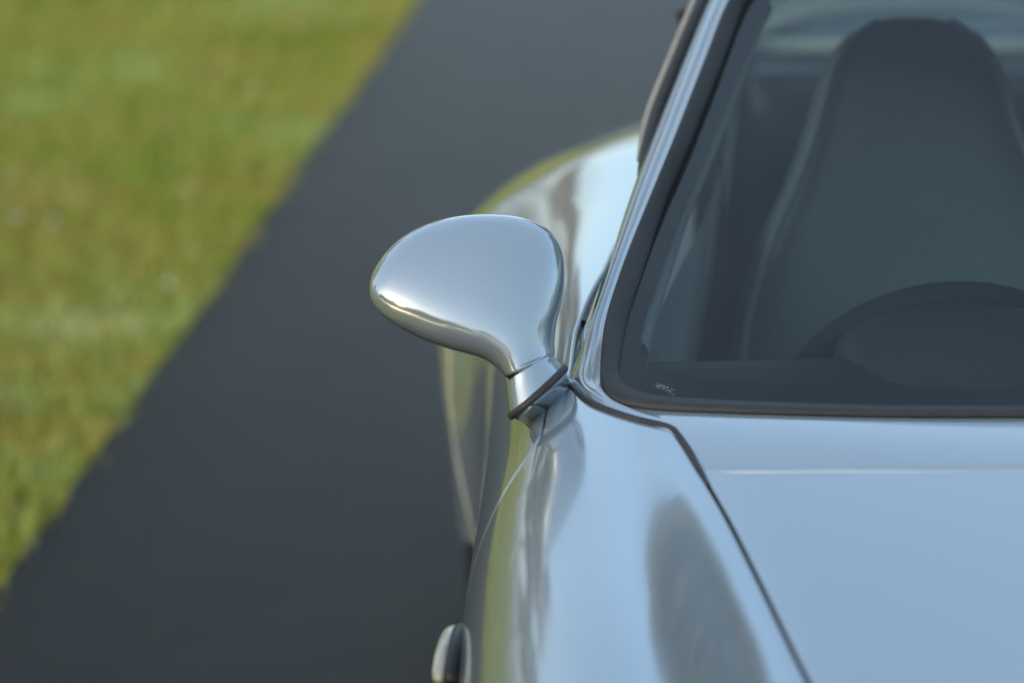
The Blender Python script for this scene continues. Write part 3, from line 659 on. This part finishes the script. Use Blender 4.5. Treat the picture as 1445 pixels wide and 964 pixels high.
# roof and rear pillars
RY = [1.44, 1.55, 1.75, 2.0, 2.25, 2.5, 2.72, 2.85]
RZ = [1.298, 1.305, 1.305, 1.27, 1.19, 1.085, .985, .91]
def roof_pt(u, y):
    zc = np.interp(y, RY, RZ); xe = np.interp(y, [1.44, 1.75, 2.1, 2.45, 2.85], [.505, .47, .43, .40, .39]); ze = np.interp(y, [1.44, 1.75, 2.1, 2.45, 2.72, 2.85], [1.24, 1.245, 1.16, .985, .89, .86])
    x = u * xe; return (x, y, ze + (zc - ze) * (1 - abs(u) ** 3.2))
ry = np.linspace(1.44, 2.85, 60); ru = np.linspace(-1, 1, 41)
def roof_part(name, m, sel, dz=0):
    V = np.array([roof_pt(u, y) for y in ry for u in ru]); V[:, 2] += dz
    Fc = [f for f in grid_faces(len(ry), len(ru)) if sel(*(np.mean([(f_ % len(ru), f_ // len(ru)) for f_ in f], 0)))]
    return mesh_obj(name, V, Fc, m, car)
isg = lambda i, j: 2.06 < ry[int(j)] < 2.70 and abs(ru[int(i)]) < .80
roof_part('roof', paint, lambda i, j: not isg(i, j)); roof_part('rear_window', glass_s, isg, -.006)
roof_part('headliner', shelf_m, lambda i, j: not isg(i, j) and 1.5 < ry[int(j)] < 2.06 and abs(ru[int(i)]) < .93, -.03)

# ------------------------------------------------------------------ cabin
def blob(name, secs, m, parent): return fix_normals(loft(name, secs, m, parent))
def rrect(c, ax, ay, w, h, p=3.2, n_=32):
    t_ = np.linspace(0, 2 * np.pi, n_, endpoint=False); cs, sn = np.cos(t_), np.sin(t_)
    x = np.sign(cs) * np.abs(cs) ** (2 / p) * w / 2; y = np.sign(sn) * np.abs(sn) ** (2 / p) * h / 2
    return np.array(c) + x[:, None] * np.array(ax) + y[:, None] * np.array(ay)
def seat(cx, label):
    s0 = empty('front_seat', (0, 0, 0)); s0.parent = car; s0['label'] = label
    # backrest leaning back, tapering into the built-in head restraint: (height along back, width, thickness)
    bz = [(.0, .46, .10), (.02, .50, .13), (.15, .52, .15), (.32, .525, .15), (.45, .50, .145), (.56, .43, .13), (.65, .35, .115), (.72, .30, .105), (.78, .265, .10), (.825, .225, .09), (.85, .175, .075), (.866, .12, .055), (.873, .05, .03)]
    lean = R(17); ay = np.array([0, math.cos(lean), -math.sin(lean)]); az = np.array([0, math.sin(lean), math.cos(lean)])
    base = np.array([cx, 1.40, .33])
    J_ = spline(np.array(bz), 60)
    blob('backrest', [rrect(base + az * h, (1, 0, 0), ay, w, th_, 3.0, 40) for h, w, th_ in J_], leather, s0)
    for sd in (-1, 1):
        pts_ = [base + az * h + np.array([sd * (w / 2 - .012), 0, 0]) - ay * (th_ * .46) for h, w, th_ in J_[4:56]]
        tube('piping', pts_, .006, piping_m, s0, 8)
    # cushion
    cu = [rrect((cx, y, .30 + .02 * k), (1, 0, 0), (0, 0, 1), w, .13, 3, 32) for k, (y, w) in enumerate([(.92, .40), (.95, .48), (1.1, .52), (1.3, .52), (1.42, .48)])]
    blob('cushion', cu, leather, s0); return s0
seat(-.20, 'leather front seat with built-in headrest behind the steering wheel'); seat(.30, 'leather front passenger seat')
# dashboard: rolled top pad right across, instrument hood
dsec = []
for x in np.linspace(-.66, .66, 41):
    bx = abs(x); y0 = gy(x, .93) + .035; zt = .893 + .004 * np.exp(-((x + .25) / .22) ** 4)
    dsec.append([(x, y0 - .05, .84), (x, y0, .875), (x, y0 + .06, .884), (x, .90, zt), (x, .94, zt - .002), (x, .965, zt - .02), (x, .975, zt - .06), (x, .97, .70), (x, .95, .55), (x, .80, .5)])
blob('dashboard', np.array(dsec), leather_d, car)
bs = []
for k, y in enumerate(np.linspace(.80, .985, 16)):
    q = k / 15; w = .30 * (.55 + .45 * math.sin(q * math.pi / 2)); hh = .066 * math.sin(min(1, q * 1.15) * math.pi / 2) ** 1.2 + .004
    bs.append([(-.245 + w / 2 * math.cos(t), y, .878 + hh * max(0, math.sin(t)) ** .85 - .03 * (math.sin(t) < 0)) for t in np.linspace(0, 2 * np.pi, 36, endpoint=False)])
blob('instrument_hood', np.array(bs), leather_d, car)
sw = empty('steering_wheel'); sw.parent = car
wc = Vector((-.240, 1.10, .770)); tl = R(66)       # wheel plane leans towards the driver
wa = np.array([1, 0, 0]); wb_ = np.array([0, -math.cos(tl), math.sin(tl)]); wnn = np.cross(wa, wb_)
ring = [np.array(wc) + .183 * (math.cos(t) * wa + math.sin(t) * wb_) for t in np.linspace(0, 2 * np.pi, 72, endpoint=False)]
tube('rim', ring, .024, wheel_m, sw, 12, 1.0, tuple(wnn), True)
bm = bmesh.new()
hub = [rrect(np.array(wc) + wnn * o_, wa, wb_, w, h, 3, 32) for o_, w, h in ((-.02, .13, .10), (-.03, .17, .14), (.0, .19, .16), (.02, .16, .13))]; bm.free()
blob('hub', hub, leather_d, sw)
for t in (200, 340, 250, 290):
    e = np.array(wc) + .178 * (math.cos(R(t)) * wa + math.sin(R(t)) * wb_); tube('spoke', [np.array(wc), (np.array(wc) + e) / 2, e], [.022, .016, .014], leather_d, sw, 10, .5, tuple(wnn))
tube('steering_column', [np.array(wc) + wnn * .0, np.array(wc) - np.array([0, .3, .1])], .03, black, car)
# door cards, rear bulkhead, rear shelf, floor carpet, rear seats
for sd in (-1, 1):
    V = [(sd * .665, y, z) for y in np.linspace(.72, 2.45, 12) for z in (.30, .45, .6, .75, .88, .915)]
    for k, v in enumerate(V):
        zz_ = v[2]; V[k] = (sd * (side_pt(v[1], .93) - .045 + .03 * math.sin(zz_ * 5)), v[1], zz_)
    mesh_obj('door_card', V, grid_faces(12, 6), shelf_m, car)
bm = bmesh.new(); box_bm(bm, (0, 1.5, .275), (1.3, 1.9, .02)); bm_obj('cabin_floor', bm, carpet, car, bev=.004)
bm = bmesh.new(); box_bm(bm, (0, 2.56, .91), (.72, .40, .02)); bm_obj('rear_shelf', bm, leather_d, car, bev=.008)
bm = bmesh.new(); box_bm(bm, (0, 2.725, .930), (.70, .035, .03)); bm_obj('rear_window_ledge', bm, shelf_m, car, bev=.008)
for cx in (-.19, .19):
    rs = [rrect((cx, 2.12 + .24 * t, .42 + .52 * t), (1, 0, 0), (0, .9, -.4), .36 - .06 * t ** 3, .10, 3.2) for t in np.linspace(0, 1, 14)]
    blob('rear_seat_back', rs, leather_d, car)
bm = bmesh.new(); box_bm(bm, (0, 2.40, .64), (.78, .03, .58)); bm_obj('rear_bulkhead', bm, carpet, car, bev=.004)
for sd in (-1, 1):      # upper belt anchor posts behind the seats
    bt = [(sd * .49, 1.90, 1.14), (sd * .47, 1.85, 1.08), (sd * .46, 1.83, .95), (sd * .47, 1.82, .5)]
    tube('seat_belt', spline(np.array(bt), 24), .022, black, car, 8, .12, (0, 1, 0))

# ------------------------------------------------------------------ door mirror
CAMP = np.array(cam.location); YM = .80
def xz(px, py, y=YM):
    """drawing-board coordinates of the mirror outline: picture units on the plane y -> metres"""
    f_ = 85 / 36 * 1445; p_ = R(17.4); w_ = R(1.0)
    fw = np.array([math.sin(w_) * math.cos(p_), math.cos(w_) * math.cos(p_), -math.sin(p_)]); rt = np.array([math.cos(w_), -math.sin(w_), 0]); up = np.cross(rt, fw)
    d = fw + rt * (px - 722.5) / f_ + up * (482 - py) / f_
    o_ = np.array([-.82, -1.72, 1.75]); k_ = .55          # the housing leans back: plane y = YM + k (z - 1)
    return o_ + d * (y + k_ * (o_[2] - 1.0) - o_[1]) / (d[1] - k_ * d[2])
VD = np.array([0, .957, -.29])
# pairs (lower edge, upper edge) with forward and rearward swell, from neck to tip
MS = [((712, 531), (783, 501), .044, .030), ((706, 524), (782.5, 480), .045, .032), ((698, 517), (786, 452), .047, .036), ((684, 507.5), (793, 425), .050, .042), ((664, 500.5), (797, 388), .053, .048), ((636, 493), (793, 354), .056, .052), ((604, 482), (775, 325), .058, .054), ((575, 468.5), (738, 307), .057, .054), ((551, 454), (690, 302), .054, .050), ((534, 438), (640, 306), .048, .044), ((524.5, 422), (596, 319), .040, .035), ((522, 406), (562, 339), .028, .024), ((523.5, 394), (543, 358), .014, .012), ((526.5, 383), (533, 371.5), .004, .004)]
NPH = 72
def msec(a, b_, df, db, k=1.6, ex=.82):
    a, b_ = xz(*a), xz(*b_); S = []
    for ph in np.linspace(0, 2 * np.pi, NPH, endpoint=False):
        m_ = (ph - np.pi) / np.pi if ph > np.pi else 0
        s_ = ((1 - math.cos(ph)) / 2) ** (k if ph <= np.pi else 1 + (k - 1) * m_ ** 3)
        d = -df * math.sin(ph) ** ex if ph <= np.pi else db * abs(math.sin(ph)) ** .6
        S.append(a + (b_ - a) * s_ + VD * d)
    return np.array(S)
JM = spline(np.array([[*a, *b_, df * 1000, db * 1000] for a, b_, df, db in MS]), 70)
secs = np.array([msec((q[0], q[1]), (q[2], q[3]), q[4] / 1000, q[5] / 1000) for q in JM])
mirror = blob('side_mirror', secs, paint, car)
mirror['label'] = 'teardrop door mirror housing in body colour'
# foot below the joint line
ft = [((713, 533), (782.5, 503), .043, .029), ((714.5, 550), (785, 507), .044, .031), ((716.5, 568), (789, 512), .046, .033), ((718, 584), (793, 517.5), .048, .036)]
JF = spline(np.array([[*a, *b_, df * 1000, db * 1000] for a, b_, df, db in ft]), 14)
fs_ = [msec((q[0], q[1]), (q[2], q[3]), q[4] / 1000, q[5] / 1000, 1.25) for q in JF]
c0 = fs_[0].mean(0); fs_.insert(0, c0 + (fs_[0] - c0) * .93 + np.array([0, 0, .004]))
blob('mirror_foot', fs_, paint, mirror)
# black joint ring and gasket
j0 = msec((712.5, 532), (783, 502), .0435, .0285); blob('joint_ring', [c0 + (j0 - c0) * .955 + np.array([-.001, 0, .006]), c0 + (j0 - c0) * .955 + np.array([.001, 0, -.006])], black, mirror)
g0 = msec((716.5, 584), (797, 514), .050, .038, 1.25); gm = g0.mean(0); gd = unit(xz(760, 560) - xz(752, 545))
gas = [gm + (g0 - gm) * s_ + gd * o_ for s_, o_ in ((.9, -.001), (1.0, -.0005), (1.035, .002), (1.04, .005), (1.0, .0075), (.9, .008))]
blob('gasket', gas, rubber, mirror)
pl = [gm + (g0 - gm) * s_ + gd * o_ + np.array([0, y_, 0]) for s_, o_, y_ in ((.88, .005, .002), (.92, .008, .004), (.90, .016, .014), (.84, .026, .026), (.76, .038, .040), (.66, .055, .055))]
blob('mirror_base', pl, paint, mirror)
mc = secs[28:60].reshape(-1, 3).mean(0)
gt = [mc + VD * .038 + np.array([.055 * math.cos(t), .012 * math.sin(t), .038 * math.sin(t)]) for t in np.linspace(0, 2 * np.pi, 48, endpoint=False)]
mesh_obj('mirror_glass', gt + [mc + VD * .039], [(i, (i + 1) % 48, 48) for i in range(48)], steel, mirror)
om = mirrored(mirror, car); om['label'] = 'teardrop door mirror housing on the far side of the car'
for ch in list(mirror.children): mirrored(ch, om)

# ------------------------------------------------------------------ side repeater lamp on the fender
def on_side(y, z): return body(np.array([[a_z(y, z), y]]))[0]
pr = on_side(.530, .712)
rp = []
for t_, w in ((0, 1.0), (.35, 1.0), (.7, .93), (.92, .72), (1.0, .4)):
    rp.append([pr + np.array([-(.008 + .015 * t_) + .12 * .062 * w * math.cos(a), .062 * w * math.cos(a), .018 * w * math.sin(a)]) for a in np.linspace(0, 2 * np.pi, 40, endpoint=False)])
rep = blob('side_repeater', np.array(rp), lens_m, car)
rp = [[pr + np.array([.004 - .012 * t_ + .10 * .064 * w * math.cos(a), .064 * w * math.cos(a), .0195 * w * math.sin(a)]) for a in np.linspace(0, 2 * np.pi, 40, endpoint=False)] for t_, w in ((0, 1.0), (.7, 1.0), (1.0, .96), (1.0, .88))]
blob('bezel', np.array(rp), black, rep)
om = mirrored(rep, car)
for ch in list(rep.children): mirrored(ch, om)
# door handle
ph_ = on_side(1.72, .80)
hd = [rrect(ph_ + np.array([-.012 - .016 * math.sin(math.pi * t) ** .5, -.09 + .18 * t, 0]), (1, 0, 0), (0, 0, 1), .016, .026, 2.6, 20) for t in np.linspace(0, 1, 18)]
h_ = blob('door_handle', hd, paint, dr); mirrored(h_, dl)

# ------------------------------------------------------------------ wheels
def wheel(x, y, r, w):
    root = empty('wheel', (x, y, r)); root.parent = car
    sgn = -1 if x < 0 else 1; prof = [(-w * .5, .66 * r), (-w * .52, .75 * r), (-w * .5, .9 * r), (-w * .42, .975 * r), (-w * .3, r), (w * .3, r), (w * .42, .975 * r), (w * .5, .9 * r), (w * .52, .75 * r), (w * .5, .66 * r)]
    S_ = [[(px, pr_ * math.cos(t), pr_ * math.sin(t)) for px, pr_ in prof] for t in np.linspace(0, 2 * np.pi, 56, endpoint=False)]
    fix_normals(mesh_obj('tyre', np.array(S_).reshape(-1, 3), grid_faces(56, len(prof), True, False), tyre_m, root))
    prof = [(-w * .46, .66 * r), (-w * .44, .60 * r), (w * .3, .58 * r), (w * .44, .62 * r), (w * .47, .665 * r)]
    S_ = [[(px * sgn, pr_ * math.cos(t), pr_ * math.sin(t)) for px, pr_ in prof] for t in np.linspace(0, 2 * np.pi, 56, endpoint=False)]
    rim = fix_normals(mesh_obj('rim', np.array(S_).reshape(-1, 3), grid_faces(56, len(prof), True, False), alloy, root))
    for k in range(5):
        a = k * 2 * math.pi / 5; d = np.array([0, math.cos(a), math.sin(a)])
        tube('spoke', [np.array([sgn * w * .30, 0, 0]) + d * .02, np.array([sgn * w * .36, 0, 0]) + d * .3 * r, np.array([sgn * w * .40, 0, 0]) + d * .62 * r], [.045, .035, .05], alloy, root, 10, .45, (1, 0, 0))
    return root
for sx in (-1, 1):
    wheel(sx * .725, 0, .315, .205); wheel(sx * .705, 2.272, .318, .245)
